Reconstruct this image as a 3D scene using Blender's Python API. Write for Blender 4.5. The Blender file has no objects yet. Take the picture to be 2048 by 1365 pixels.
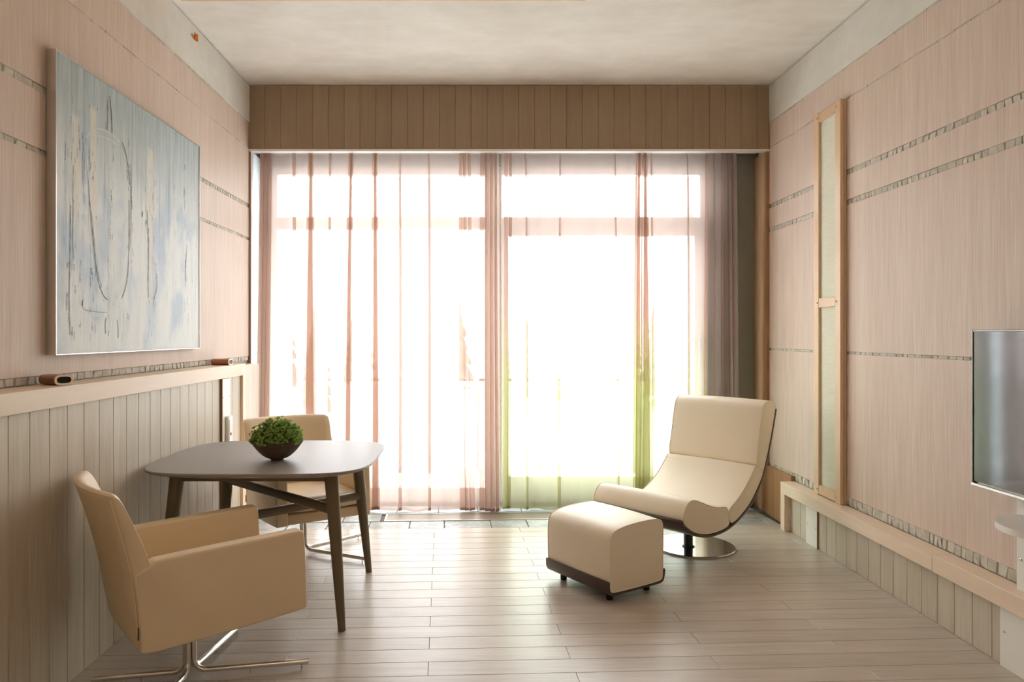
import bpy, bmesh, math, random
from mathutils import Vector, Matrix
random.seed(7)
sc = bpy.context.scene
col = sc.collection
PI = math.pi

# ------------------------------------------------------------------ camera
EYE, F, CX, CY = 1.38, 1450.0, 955.0, 670.0        # eye height (m), focal length and vanishing point (px of 2048x1365)
cam_data = bpy.data.cameras.new('camera')
cam_data.sensor_width = 36.0
cam_data.lens = F / 2048 * 36.0
cam_data.shift_x = (1024 - CX) / 2048
cam_data.shift_y = (CY - 682.5) / 2048
cam_data.clip_start = 0.05
cam_data.clip_end = 300
cam = bpy.data.objects.new('camera', cam_data)
cam.location = (0, 0, EYE)
cam.rotation_euler = (PI / 2, 0, 0)
col.objects.link(cam)
sc.camera = cam

# ------------------------------------------------------------------ light
world = bpy.data.worlds.new('overcast_sky')
sc.world = world
world.use_nodes = True
bg = world.node_tree.nodes['Background']
bg.inputs['Color'].default_value = (0.86, 0.95, 1.06, 1)
bg.inputs['Strength'].default_value = 13.5


def area(name, loc, rot, sx, sy, energy, color, portal=False):
    d = bpy.data.lights.new(name, 'AREA')
    d.shape = 'RECTANGLE'
    d.size, d.size_y, d.energy, d.color = sx, sy, energy, color
    if portal:
        d.cycles.is_portal = True
    o = bpy.data.objects.new(name, d)
    o.location, o.rotation_euler = loc, rot
    col.objects.link(o)
    return o


area('window_portal', (0.09, 5.99, 1.42), (-PI / 2, 0, 0), 3.5, 2.7, 1, (1, 1, 1), True)
area('fill_rear', (0.2, -0.6, 2.3), (PI, 0, 0), 2.6, 1.8, 30, (1.0, 0.95, 0.88))  # unseen fill light aimed at the ceiling, added to lift the room

vs = sc.view_settings
sc.display_settings.display_device = 'sRGB'
vs.view_transform = 'Standard'
vs.look = 'None'
vs.gamma = 1.0
vs.use_curve_mapping = False
vs.exposure = 0.25
sc.cycles.max_bounces = 10
sc.cycles.diffuse_bounces = 6
sc.cycles.glossy_bounces = 4
sc.cycles.transparent_max_bounces = 24
sc.cycles.use_denoising = True
sc.cycles.sample_clamp_indirect = 6.0
sc.cycles.caustics_reflective = False
sc.cycles.caustics_refractive = False


# ------------------------------------------------------------------ materials
def lin(c):
    return tuple(((v / 255) / 12.92 if v <= 10 else (((v / 255) + 0.055) / 1.055) ** 2.4) for v in c) + (1.0,)


class NT:
    def __init__(self, name):
        self.m = bpy.data.materials.new(name)
        self.m.use_nodes = True
        self.t = self.m.node_tree
        self.b = self.t.nodes['Principled BSDF']
        self.out = self.t.nodes['Material Output']

    def n(self, kind, **kw):
        nd = self.t.nodes.new(kind)
        for k, v in kw.items():
            if hasattr(nd, k):
                setattr(nd, k, v)
            else:
                nd.inputs[k].default_value = v
        return nd

    def l(self, a, b):
        self.t.links.new(a, b)

    def mapping(self, scale, rand=False, coord='Position', rot=(0, 0, 0)):
        if coord == 'Position':
            src = self.n('ShaderNodeNewGeometry').outputs['Position']
        else:
            src = self.n('ShaderNodeTexCoord').outputs['Object']
        if rand:
            oi = self.n('ShaderNodeObjectInfo')
            mu = self.n('ShaderNodeVectorMath', operation='SCALE')
            cm = self.n('ShaderNodeCombineXYZ')
            for i in range(3):
                self.l(oi.outputs['Random'], cm.inputs[i])
            self.l(cm.outputs[0], mu.inputs[0])
            mu.inputs['Scale'].default_value = 37.0
            ad = self.n('ShaderNodeVectorMath', operation='ADD')
            self.l(src, ad.inputs[0])
            self.l(mu.outputs[0], ad.inputs[1])
            src = ad.outputs[0]
        mp = self.n('ShaderNodeMapping')
        mp.inputs['Scale'].default_value = scale
        mp.inputs['Rotation'].default_value = rot
        self.l(src, mp.inputs['Vector'])
        return mp.outputs[0]

    def noise(self, vec, scale=1.0, detail=4.0, rough=0.55):
        nz = self.n('ShaderNodeTexNoise')
        nz.inputs['Scale'].default_value = scale
        nz.inputs['Detail'].default_value = detail
        nz.inputs['Roughness'].default_value = rough
        self.l(vec, nz.inputs['Vector'])
        return nz.outputs['Fac']

    def rng(self, v, a, b, c=0.0, d=1.0, smooth=False):
        r = self.n('ShaderNodeMapRange')
        if smooth:
            r.interpolation_type = 'SMOOTHSTEP'
        for k, x in zip(('From Min', 'From Max', 'To Min', 'To Max'), (a, b, c, d)):
            r.inputs[k].default_value = x
        self.l(v, r.inputs['Value'])
        return r.outputs['Result']

    def math(self, op, a, b=None):
        m = self.n('ShaderNodeMath', operation=op)
        for i, x in enumerate((a, b)):
            if x is None:
                continue
            if isinstance(x, (int, float)):
                m.inputs[i].default_value = x
            else:
                self.l(x, m.inputs[i])
        return m.outputs[0]

    def mix(self, f, a, b, mode='MIX'):
        m = self.n('ShaderNodeMix', data_type='RGBA', blend_type=mode)
        for sock, x in ((m.inputs[0], f), (m.inputs[6], a), (m.inputs[7], b)):
            if isinstance(x, (int, float, tuple)):
                sock.default_value = x
            else:
                self.l(x, sock)
        return m.outputs[2]

    def base(self, c):
        if isinstance(c, tuple):
            self.b.inputs['Base Color'].default_value = c
        else:
            self.l(c, self.b.inputs['Base Color'])

    def set(self, **kw):
        for k, v in kw.items():
            self.b.inputs[k.replace('_', ' ')].default_value = v

    def bump(self, hgt, strength=0.2, dist=0.002):
        bp = self.n('ShaderNodeBump')
        bp.inputs['Strength'].default_value = strength
        bp.inputs['Distance'].default_value = dist
        self.l(hgt, bp.inputs['Height'])
        self.l(bp.outputs[0], self.b.inputs['Normal'])


def wood(name, c1, c2, scale, rough=0.45, vary=0.06, bump=0.12, spec=0.4, rand=True):
    t = NT(name)
    v = t.mapping(scale, rand)
    n1 = t.noise(v, 1.0, 6, 0.62)
    n2 = t.noise(v, 0.23, 3, 0.5)
    f = t.rng(t.math('ADD', n1, t.math('MULTIPLY', n2, 0.8)), 0.62, 1.2)
    c = t.mix(f, lin(c1), lin(c2))
    oi = t.n('ShaderNodeObjectInfo')
    g = t.rng(oi.outputs['Random'], 0, 1, 1 - vary, 1 + vary)
    cb = t.n('ShaderNodeCombineXYZ')
    for i in range(3):
        t.l(g, cb.inputs[i])
    c = t.mix(1.0, c, cb.outputs[0], 'MULTIPLY')
    t.base(c)
    t.set(Roughness=rough, Specular_IOR_Level=spec)
    t.bump(n1, bump, 0.001)
    return t.m


def plain(name, c, rough=0.5, metal=0.0, spec=0.5, noise=0.0, nscale=60, bump=0.0):
    t = NT(name)
    t.set(Roughness=rough, Metallic=metal, Specular_IOR_Level=spec)
    if noise:
        v = t.mapping((1, 1, 1), False, 'Object')
        n = t.noise(v, nscale, 4)
        k = lin(c)
        lo = tuple(x * (1 - noise) for x in k[:3]) + (1,)
        hi = tuple(min(1, x * (1 + noise)) for x in k[:3]) + (1,)
        t.base(t.mix(n, lo, hi))
        if bump:
            t.bump(n, bump, 0.001)
    else:
        t.base(lin(c))
    return t.m


M = {}
M['floor_wood'] = wood('grey_oak_floor', (174, 162, 149), (197, 186, 173), (5.0, 75, 75), 0.33, 0.03, 0.06, 0.5)
M['wainscot'] = wood('grey_oak_boards', (190, 179, 161), (210, 200, 183), (70, 70, 4.0), 0.42, 0.03)
M['ledge_wood'] = wood('pale_beech', (228, 206, 182), (236, 216, 194), (30, 3, 30), 0.38, 0.02, 0.04)
M['jamb_wood'] = wood('oak_jamb', (150, 112, 78), (176, 138, 102), (70, 70, 3), 0.4, 0.02)
M['valance_wood'] = wood('brown_oak_boards', (150, 126, 102), (162, 138, 113), (60, 60, 3.5), 0.5, 0.03)
M['panel_wood'] = wood('pale_oak_frame', (208, 176, 140), (222, 193, 159), (60, 60, 4), 0.4, 0.02)


def veneer():
    t = NT('pink_wood_veneer')
    v = t.mapping((230, 230, 3.2))
    n1 = t.noise(v, 1.0, 3, 0.6)
    v2 = t.mapping((18, 18, 0.5))
    n2 = t.noise(v2, 1.0, 3, 0.5)
    f = t.rng(t.math('ADD', t.math('MULTIPLY', n1, 0.95), t.math('MULTIPLY', n2, 0.25)), 0.38, 0.82)
    t.base(t.mix(f, lin((196, 176, 161)), lin((223, 205, 191))))
    t.set(Roughness=0.55, Specular_IOR_Level=0.3)
    t.bump(n1, 0.25, 0.001)
    return t.m


M['veneer'] = veneer()


def concrete(name, c1, c2):
    t = NT(name)
    v = t.mapping((1, 1, 1))
    n1 = t.noise(v, 2.2, 7, 0.62)
    n2 = t.noise(t.mapping((3, 9, 9)), 1.0, 5, 0.6)
    f = t.rng(t.math('ADD', n1, t.math('MULTIPLY', n2, 0.5)), 0.5, 1.0)
    t.base(t.mix(f, lin(c1), lin(c2)))
    t.set(Roughness=0.8, Specular_IOR_Level=0.2)
    t.bump(n2, 0.15, 0.004)
    return t.m


M['ceiling'] = concrete('ceiling_plaster', (222, 216, 206), (240, 237, 230))
M['beam'] = concrete('beam_concrete', (210, 207, 199), (228, 226, 219))


def stone(name, c1, c2, rough=0.75):
    t = NT(name)
    v = t.mapping((1, 1, 1), True)
    n1 = t.noise(v, 28, 5, 0.6)
    n2 = t.noise(v, 5, 3, 0.6)
    f = t.rng(t.math('ADD', t.math('MULTIPLY', n1, 0.6), t.math('MULTIPLY', n2, 0.6)), 0.42, 0.78)
    t.base(t.mix(f, lin(c1), lin(c2)))
    t.set(Roughness=rough, Specular_IOR_Level=0.4)
    t.bump(n1, 0.6, 0.004)
    return t.m


M['stone'] = stone('grey_slate_chips', (172, 166, 152), (212, 208, 196))
M['slate'] = stone('slate_tiles', (132, 134, 130), (186, 188, 184), 0.42)
M['grout'] = plain('dark_grout', (104, 98, 90), 0.9)
M['core'] = plain('wall_core', (188, 180, 166), 0.9)
M['niche'] = plain('grey_green_paint', (132, 133, 122), 0.7)
M['white_paint'] = plain('white_board', (236, 233, 226), 0.4)
M['white_frame'] = plain('white_window_frame', (242, 242, 240), 0.35)
M['leather'] = None


def leather(name, c):
    t = NT(name)
    v = t.mapping((1, 1, 1), False, 'Object')
    n = t.noise(v, 260, 3, 0.6)
    n2 = t.noise(v, 5, 3, 0.5)
    k = lin(c)
    t.base(t.mix(n2, tuple(x * 0.96 for x in k[:3]) + (1,), tuple(min(1, x * 1.03) for x in k[:3]) + (1,)))
    t.set(Roughness=0.42, Specular_IOR_Level=0.45)
    t.bump(n, 0.10, 0.0006)
    return t.m


M['leather'] = leather('cream_leather', (226, 204, 170))
M['leather2'] = leather('ivory_leather', (236, 224, 202))
M['shell'] = plain('dark_brown_shell', (74, 58, 50), 0.35)
M['table'] = plain('taupe_lacquer', (146, 140, 134), 0.42, spec=0.28)
M['table_leg'] = plain('olive_taupe_lacquer', (104, 91, 68), 0.4)
M['chrome'] = plain('polished_chrome', (225, 222, 215), 0.12, 1.0)
M['black'] = plain('black_rubber', (22, 22, 20), 0.5)
M['dark_steel'] = plain('dark_steel', (40, 42, 38), 0.3, 0.6)
M['silver'] = plain('satin_silver', (214, 210, 204), 0.32, 0.9)
M['bowl'] = plain('brown_clay', (92, 74, 58), 0.6, noise=0.12, nscale=40)
M['copper'] = plain('brushed_copper', (164, 112, 80), 0.36, 0.8)
M['copper_rim'] = plain('pale_copper_rim', (248, 226, 212), 0.4, 0.0)
M['tag'] = plain('dark_label', (60, 58, 56), 0.6)
M['orange'] = plain('orange_wing', (248, 128, 34), 0.6, noise=0.3, nscale=90)
M['trunk'] = plain('bark', (110, 100, 92), 0.9)
M['snow'] = plain('snow', (246, 248, 250), 0.8, noise=0.02, nscale=1)
M['post'] = plain('grey_paint', (72, 78, 78), 0.6)
M['brown_edge'] = plain('brown_edging', (142, 98, 66), 0.5)


def foliage():
    t = NT('boxwood_leaves')
    g = t.n('ShaderNodeNewGeometry')
    f = g.outputs['Random Per Island']
    c = t.mix(f, lin((116, 156, 56)), lin((208, 228, 136)))
    t.base(c)
    t.set(Roughness=0.5, Specular_IOR_Level=0.3)
    tr = t.n('ShaderNodeBsdfTranslucent')
    t.l(c, tr.inputs[0])
    mx = t.n('ShaderNodeMixShader')
    mx.inputs[0].default_value = 0.4
    t.l(t.b.outputs[0], mx.inputs[1])
    t.l(tr.outputs[0], mx.inputs[2])
    t.l(mx.outputs[0], t.out.inputs[0])
    return t.m


M['leaf'] = foliage()
M['conifer'] = plain('frosted_needles', (106, 115, 110), 0.9, noise=0.25, nscale=6)


def glass(name, refl=0.06):
    t = NT(name)
    tr = t.n('ShaderNodeBsdfTransparent')
    tr.inputs[0].default_value = (0.97, 0.99, 0.98, 1)
    gl = t.n('ShaderNodeBsdfGlossy')
    gl.inputs['Roughness'].default_value = 0.02
    mx = t.n('ShaderNodeMixShader')
    mx.inputs[0].default_value = refl
    t.l(tr.outputs[0], mx.inputs[1])
    t.l(gl.outputs[0], mx.inputs[2])
    t.l(mx.outputs[0], t.out.inputs[0])
    return t.m


M['glass'] = glass('window_glass')


def screen():
    t = NT('glossy_screen')
    t.base((0.012, 0.012, 0.014, 1))
    t.set(Roughness=0.09, IOR=1.9)
    return t.m


M['screen'] = screen()


def sheer(name, to_lime):
    """Thin woven voile: open weave (transparent) plus threads that scatter light to both sides.
    The right-hand curtain is pink at the top, running into lime yellow towards the hem."""
    t = NT(name)
    thread, hole = lin((180, 156, 143)), lin((255, 246, 240))
    if to_lime:
        geo = t.n('ShaderNodeNewGeometry')
        sp = t.n('ShaderNodeSeparateXYZ')
        t.l(geo.outputs['Position'], sp.inputs[0])
        fz = t.rng(sp.outputs['Z'], 1.75, 0.75, 0, 1, True)
        fx = t.rng(sp.outputs['X'], 1.95, 1.55, 0.25, 1, True)
        f = t.math('MULTIPLY', fz, fx)
        thread = t.mix(f, thread, lin((172, 166, 134)))
        hole = t.mix(f, hole, lin((254, 253, 236)))
    uv = t.n('ShaderNodeUVMap')
    mp = t.n('ShaderNodeMapping')
    mp.inputs['Scale'].default_value = (90, 1.5, 1)
    t.l(uv.outputs[0], mp.inputs[0])
    nz = t.noise(mp.outputs[0], 1.0, 3, 0.6)
    tr = t.n('ShaderNodeBsdfTransparent')
    tl = t.n('ShaderNodeBsdfTranslucent')
    df = t.n('ShaderNodeBsdfDiffuse')
    for nd, c in ((tr, hole), (tl, thread), (df, thread)):
        if isinstance(c, tuple):
            nd.inputs[0].default_value = c
        else:
            t.l(c, nd.inputs[0])
    m1 = t.n('ShaderNodeMixShader')
    m1.inputs[0].default_value = 0.3
    t.l(tl.outputs[0], m1.inputs[1])
    t.l(df.outputs[0], m1.inputs[2])
    m2 = t.n('ShaderNodeMixShader')
    t.l(t.rng(nz, 0.3, 0.7, 0.535, 0.575), m2.inputs[0])
    t.l(tr.outputs[0], m2.inputs[1])
    t.l(m1.outputs[0], m2.inputs[2])
    t.l(m2.outputs[0], t.out.inputs[0])
    return t.m


M['sheer_pink'] = sheer('pink_voile', False)
M['sheer_lime'] = sheer('pink_lime_voile', True)


def woven():
    t = NT('pale_woven_fabric')
    v = t.mapping((8, 8, 150))
    n = t.noise(v, 1, 4, 0.6)
    t.base(t.mix(t.rng(n, 0.3, 0.7), lin((212, 212, 193)), lin((227, 227, 210))))
    t.set(Roughness=0.8, Specular_IOR_Level=0.2)
    t.bump(n, 0.3, 0.001)
    return t.m


M['woven'] = woven()


def canvas():
    """Abstract oil: grey green above, pale blue and white below, vertical scraped streaks and cream bars.
    Object coordinates: y runs along the wall (0..1.54 m), z up (0..1.256 m)."""
    t = NT('oil_paint')
    tc = t.n('ShaderNodeTexCoord').outputs['Object']
    sp = t.n('ShaderNodeSeparateXYZ')
    t.l(tc, sp.inputs[0])
    y, z = sp.outputs['Y'], sp.outputs['Z']
    vs_ = t.mapping((1, 22, 2.2), False, 'Object')
    n_st = t.noise(vs_, 1.0, 7, 0.68)
    vd = t.mapping((1, 2.6, 1.7), False, 'Object', (math.radians(35), 0, 0))
    n_pt = t.noise(vd, 1.6, 3, 0.5)
    vf = t.mapping((1, 120, 9), False, 'Object')
    n_f = t.noise(vf, 1.0, 5, 0.7)
    top = t.rng(t.math('ADD', z, t.math('MULTIPLY', n_st, 0.5)), 0.85, 1.45, 0, 1, True)
    low = t.mix(t.rng(n_pt, 0.30, 0.52, 0, 1, True), lin((186, 203, 220)), lin((226, 230, 230)))
    low = t.mix(t.rng(n_st, 0.5, 0.75, 0, 0.6), low, lin((206, 212, 206)))
    high = t.mix(t.rng(n_st, 0.35, 0.66), lin((160, 174, 174)), lin((190, 203, 208)))
    c = t.mix(top, low, high)
    # broad vertical scrapes, pale and grey green
    n_v = t.noise(t.mapping((1, 34, 0.9), False, 'Object'), 1.0, 6, 0.7)
    c = t.mix(t.math('MULTIPLY', t.rng(n_v, 0.54, 0.66), 0.55), c, lin((216, 218, 210)))
    c = t.mix(t.math('MULTIPLY', t.rng(n_v, 0.46, 0.36), t.rng(z, 0.2, 0.9, 0.15, 0.65)), c, lin((136, 150, 150)))
    # cream bars
    for (yc, w, z0, z1) in ((0.30, 0.030, 0.55, 1.10), (0.865, 0.035, 0.22, 1.06), (0.15, 0.035, 0.55, 1.02)):
        d = t.math('ABSOLUTE', t.math('SUBTRACT', t.math('ADD', y, t.math('MULTIPLY', t.math('SUBTRACT', n_st, 0.5), 0.05)), yc))
        a = t.rng(d, w, w * 0.7)
        b = t.math('MULTIPLY', t.rng(z, z0 - 0.1, z0 + 0.12), t.rng(z, z1 + 0.02, z1 - 0.01))
        c = t.mix(t.math('MULTIPLY', t.math('MULTIPLY', a, b), t.rng(n_f, 0.62, 0.46, 0.25, 0.95)), c, lin((222, 218, 204)))
    # blue dabs
    dz = t.math('ABSOLUTE', t.math('SUBTRACT', t.math('FRACT', t.math('MULTIPLY', z, 11)), 0.5))
    dy = t.math('ABSOLUTE', t.math('SUBTRACT', y, 0.225))
    bl = t.math('MULTIPLY', t.math('MULTIPLY', t.rng(dy, 0.022, 0.012), t.rng(dz, 0.3, 0.22)), t.math('MULTIPLY', t.rng(z, 0.5, 0.7), t.rng(z, 1.12, 1.06)))
    c = t.mix(t.math('MULTIPLY', bl, 0.5), c, lin((160, 180, 210)))
    # dark scraped flecks
    fl = t.math('MULTIPLY', t.rng(n_f, 0.60, 0.68), t.rng(n_st, 0.44, 0.58))
    c = t.mix(t.math('MULTIPLY', fl, 0.75), c, lin((84, 88, 88)))
    t.base(c)
    t.set(Roughness=0.55, Specular_IOR_Level=0.3)
    t.bump(n_f, 0.5, 0.003)
    return t.m


M['canvas'] = canvas()
M['ink'] = plain('dark_paint', (70, 74, 78), 0.5)
M['impasto'] = plain('pale_impasto', (206, 212, 206), 0.4)


# ------------------------------------------------------------------ object helpers
def tag(o, label=None, cat=None, group=None, kind=None):
    for k, v in (('label', label), ('category', cat), ('group', group), ('kind', kind)):
        if v:
            o[k] = v
    return o


def empty(name, loc, rz=0.0):
    o = bpy.data.objects.new(name, None)
    o.empty_display_size = 0.1
    o.location = loc
    o.rotation_euler = (0, 0, rz)
    col.objects.link(o)
    return o


def finish(me, mat, smooth):
    if mat is not None:
        me.materials.append(mat)
    if smooth is not None:
        me.polygons.foreach_set('use_smooth', [True] * len(me.polygons))
        me.set_sharp_from_angle(angle=math.radians(smooth))
    return me


def link(name, me, parent=None, loc=None):
    o = bpy.data.objects.new(name, me)
    col.objects.link(o)
    if parent is not None:
        o.parent = parent
    if loc is not None:
        o.location = loc
    return o


class MB:
    """Collects shapes into one mesh object."""
    def __init__(self):
        self.bm = bmesh.new()

    def raw(self, vs_, fs):
        v = [self.bm.verts.new(p) for p in vs_]
        for f in fs:
            try:
                self.bm.faces.new([v[i] for i in f])
            except ValueError:
                pass
        return v

    def box(self, x0, x1, y0, y1, z0, z1, bevel=0.0, seg=1):
        v = self.raw([(x, y, z) for x in (x0, x1) for y in (y0, y1) for z in (z0, z1)],
                     [(0, 1, 3, 2), (4, 6, 7, 5), (0, 4, 5, 1), (2, 3, 7, 6), (0, 2, 6, 4), (1, 5, 7, 3)])
        if bevel:
            es = {e for q in v for e in q.link_edges}
            bmesh.ops.bevel(self.bm, geom=list(es), offset=bevel, segments=seg, affect='EDGES', profile=0.5)
        return self

    def lathe(self, prof, n=32, c=(0, 0, 0), cap=True):
        rings = []
        for r, z in prof:
            rings.append([self.bm.verts.new((c[0] + r * math.cos(2 * PI * i / n), c[1] + r * math.sin(2 * PI * i / n), c[2] + z)) for i in range(n)])
        for a, b in zip(rings, rings[1:]):
            for i in range(n):
                self.bm.faces.new((a[i], a[(i + 1) % n], b[(i + 1) % n], b[i]))
        if cap:
            self.bm.faces.new(list(reversed(rings[0])))
            self.bm.faces.new(rings[-1])
        return self

    def tube(self, pts, rad, n=12, cap=True):
        pts = [Vector(p) for p in pts]
        rads = rad if isinstance(rad, (list, tuple)) else [rad] * len(pts)
        rings = []
        up = None
        for i, p in enumerate(pts):
            d = (pts[min(i + 1, len(pts) - 1)] - pts[max(i - 1, 0)]).normalized()
            if up is None:
                up = Vector((0, 0, 1)) if abs(d.z) < 0.9 else Vector((1, 0, 0))
            s = d.cross(up).normalized()
            up = s.cross(d).normalized()
            rings.append([self.bm.verts.new(p + (s * math.cos(2 * PI * k / n) + up * math.sin(2 * PI * k / n)) * rads[i]) for k in range(n)])
        for a, b in zip(rings, rings[1:]):
            for k in range(n):
                self.bm.faces.new((a[k], a[(k + 1) % n], b[(k + 1) % n], b[k]))
        if cap:
            self.bm.faces.new(list(reversed(rings[0])))
            self.bm.faces.new(rings[-1])
        return self

    def loft(self, rings, closed=True, cap=True):
        rr = [[self.bm.verts.new(p) for p in ring] for ring in rings]
        n = len(rr[0])
        for a, b in zip(rr, rr[1:]):
            for k in range(n if closed else n - 1):
                self.bm.faces.new((a[k], a[(k + 1) % n], b[(k + 1) % n], b[k]))
        if cap:
            self.bm.faces.new(list(reversed(rr[0])))
            self.bm.faces.new(rr[-1])
        return self

    def mesh(self, name, mat, smooth=None):
        bmesh.ops.recalc_face_normals(self.bm, faces=self.bm.faces)
        me = bpy.data.meshes.new(name)
        self.bm.to_mesh(me)
        self.bm.free()
        return finish(me, mat, smooth)

    def build(self, name, mat, parent=None, smooth=None, loc=None):
        return link(name, self.mesh(name, mat, smooth), parent, loc)


def box(name, mat, x0, x1, y0, y1, z0, z1, parent=None, bevel=0.0, seg=1):
    return MB().box(x0, x1, y0, y1, z0, z1, bevel, seg).build(name, mat, parent, 40 if bevel else None)


def structure(o, label, cat):
    return tag(o, label, cat, None, 'structure')


def copy_tree(o, parent=None):
    c = o.copy()
    col.objects.link(c)
    c.parent = parent
    for ch in list(o.children):
        copy_tree(ch, c)
    return c


# 2-D profile tools ---------------------------------------------------------
def chaikin(p, n=2, closed=True):
    for _ in range(n):
        q = []
        m = len(p)
        rng = range(m) if closed else range(m - 1)
        if not closed:
            q.append(p[0])
        for i in rng:
            a, b = p[i], p[(i + 1) % m]
            q.append((a[0] * .75 + b[0] * .25, a[1] * .75 + b[1] * .25))
            q.append((a[0] * .25 + b[0] * .75, a[1] * .25 + b[1] * .75))
        if not closed:
            q.append(p[-1])
        p = q
    return p


def spline(p, per=6):
    out = []
    n = len(p)
    for i in range(n - 1):
        a, b, c, d = p[max(i - 1, 0)], p[i], p[i + 1], p[min(i + 2, n - 1)]
        for k in range(per):
            t = k / per
            out.append(tuple(0.5 * ((2 * b[j]) + (-a[j] + c[j]) * t + (2 * a[j] - 5 * b[j] + 4 * c[j] - d[j]) * t * t + (-a[j] + 3 * b[j] - 3 * c[j] + d[j]) * t ** 3) for j in range(len(b))))
    out.append(tuple(p[-1]))
    return out


def area2(p):
    return sum(p[i][0] * p[(i + 1) % len(p)][1] - p[(i + 1) % len(p)][0] * p[i][1] for i in range(len(p))) / 2


def inset(p, d):
    n = len(p)
    s = 1 if area2(p) > 0 else -1
    out = []
    for i in range(n):
        a, b = p[i - 1], p[(i + 1) % n]
        tx, ty = b[0] - a[0], b[1] - a[1]
        L = math.hypot(tx, ty) or 1
        out.append((p[i][0] - s * ty / L * d, p[i][1] + s * tx / L * d))
    return out


def soft_prism(prof, y0, y1, r, crown=0.0, steps=4, mid=7):
    """Profile in (x, z) swept along y with rolled ends and a slight crown."""
    mb = MB()
    rings = []
    ends = [(r * (1 - math.cos(a)), r * (1 - math.sin(a))) for a in [PI / 2 * k / steps for k in range(steps + 1)]]
    for dy, ins in ends:
        q = inset(prof, ins)
        rings.append([(x, y0 + dy, z) for x, z in q])
    for k in range(1, mid):
        t = k / mid
        q = inset(prof, -crown * math.sin(PI * t))
        rings.append([(x, (y0 + r) + (y1 - y0 - 2 * r) * t, z) for x, z in q])
    for dy, ins in reversed(ends):
        q = inset(prof, ins)
        rings.append([(x, y1 - dy, z) for x, z in q])
    mb.loft(rings)
    return mb


# ------------------------------------------------------------------ room shell
XL, XR, YB, ZC = -1.766, 2.255, 5.85, 3.31
YF = -2.6
BASE_L, BASE_R = -1.618, 2.194

# floor ------------------------------------------------------------------
floor = structure(box('floor', M['grout'], -2.0, 2.5, YF, 6.0, -0.12, -0.012), 'grey oak plank floor with a slate strip along the window', 'floor')
TILT = 0.0475


def skew_piece(u0, u1, v0, v1, z0, z1, bev):
    """plank or tile: u along the row, v across, rows turned a little against the walls"""
    mb = MB()
    g = bev
    def P(u, v, z):
        return (u - TILT * (v - 4), v + TILT * u, z)
    vs_ = [P(u0, v0, z0), P(u1, v0, z0), P(u1, v1, z0), P(u0, v1, z0),
           P(u0, v0, z1 - g), P(u1, v0, z1 - g), P(u1, v1, z1 - g), P(u0, v1, z1 - g),
           P(u0 + g, v0 + g, z1), P(u1 - g, v0 + g, z1), P(u1 - g, v1 - g, z1), P(u0 + g, v1 - g, z1)]
    fs = [(3, 2, 1, 0)]
    for a in (0, 4):
        for i in range(4):
            j = (i + 1) % 4
            fs.append((a + i, a + j, a + 4 + j, a + 4 + i))
    fs.append((8, 9, 10, 11))
    mb.raw(vs_, fs)
    return mb


PITCH, V0 = 0.124, 2.944
for k in range(-7, 18):
    v0 = V0 + k * PITCH
    u = (-0.263 if k % 2 == 0 else 0.34) - 2.4
    while u < 2.3:
        shift = TILT * (v0 + 0.06 - 4)
        a, b = max(u, -1.632 + shift), min(u + 1.206, 2.210 + shift)
        if b - a > 0.02:
            skew_piece(a + 0.0006, b - 0.0006, v0 + 0.0007, v0 + PITCH - 0.0007, -0.012, 0.0, 0.0014).build('plank', M['floor_wood'], floor)
        u += 1.206
# plank floor behind the photographer, one piece
box('rear_floor_boards', M['floor_wood'], -1.61, 2.18, YF, 1.98, -0.012, -0.001, floor)

VS = V0 + 18 * PITCH
rows = [(VS, VS + 0.205, None), (VS + 0.208, VS + 0.425, 'grille'), (VS + 0.428, 5.93, None)]
GU0, GU1 = -0.63, 1.42
for v0, v1, what in rows:
    u = -1.78 + random.uniform(-0.1, 0.1)
    lo = -1.74
    while u < 2.22:
        w = random.uniform(0.24, 0.36)
        a, b = max(u, lo), min(u + w, 2.26)
        if what == 'grille':
            if a < GU0 < b:
                b = GU0
            elif GU0 - 0.001 <= a and b <= GU1:
                a = b
            elif a < GU1 < b and a >= GU0 - 0.001:
                a = GU1
        if b - a > 0.04:
            o = skew_piece(a + 0.003, b - 0.003, v0 + 0.003, v1 - 0.003, -0.012, random.uniform(-0.003, 0.001), 0.003).build('stone_tile', M['slate'], floor)
        u += w

# left wall ----------------------------------------------------------------
wall_l = structure(box('wall_left', M['core'], -1.92, XL - 0.012, YF, 6.0, 0, 3.02), 'left wall of pinkish veneer banded with grey stone above grey boards', 'wall')
for z0, z1 in ((1.214, 2.110), (2.132, 2.361), (2.391, 2.817), (2.826, 3.02)):
    box('veneer_panel', M['veneer'], XL - 0.012, XL, YF, 5.6, z0, z1, wall_l, 0.0015)
box('backing_wall', M['core'], XL, -1.64, YF, 5.0, 0, 1.10, wall_l)
box('rear_boards', M['wainscot'], -1.64, BASE_L, YF, 1.66, 0, 1.103, wall_l)
yy = 2.498 - 0.12 * 7
while yy < 4.95:
    y1 = min(yy + 0.1203, 4.947)
    box('board', M['wainscot'], -1.64, BASE_L, yy + 0.0008, y1 - 0.0008, 0, 1.103, wall_l, 0.0022)
    yy += 0.1203
box('end_board', M['wainscot'], XL, -1.69, 5.012, 5.6, 0, 1.16, wall_l)

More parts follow.
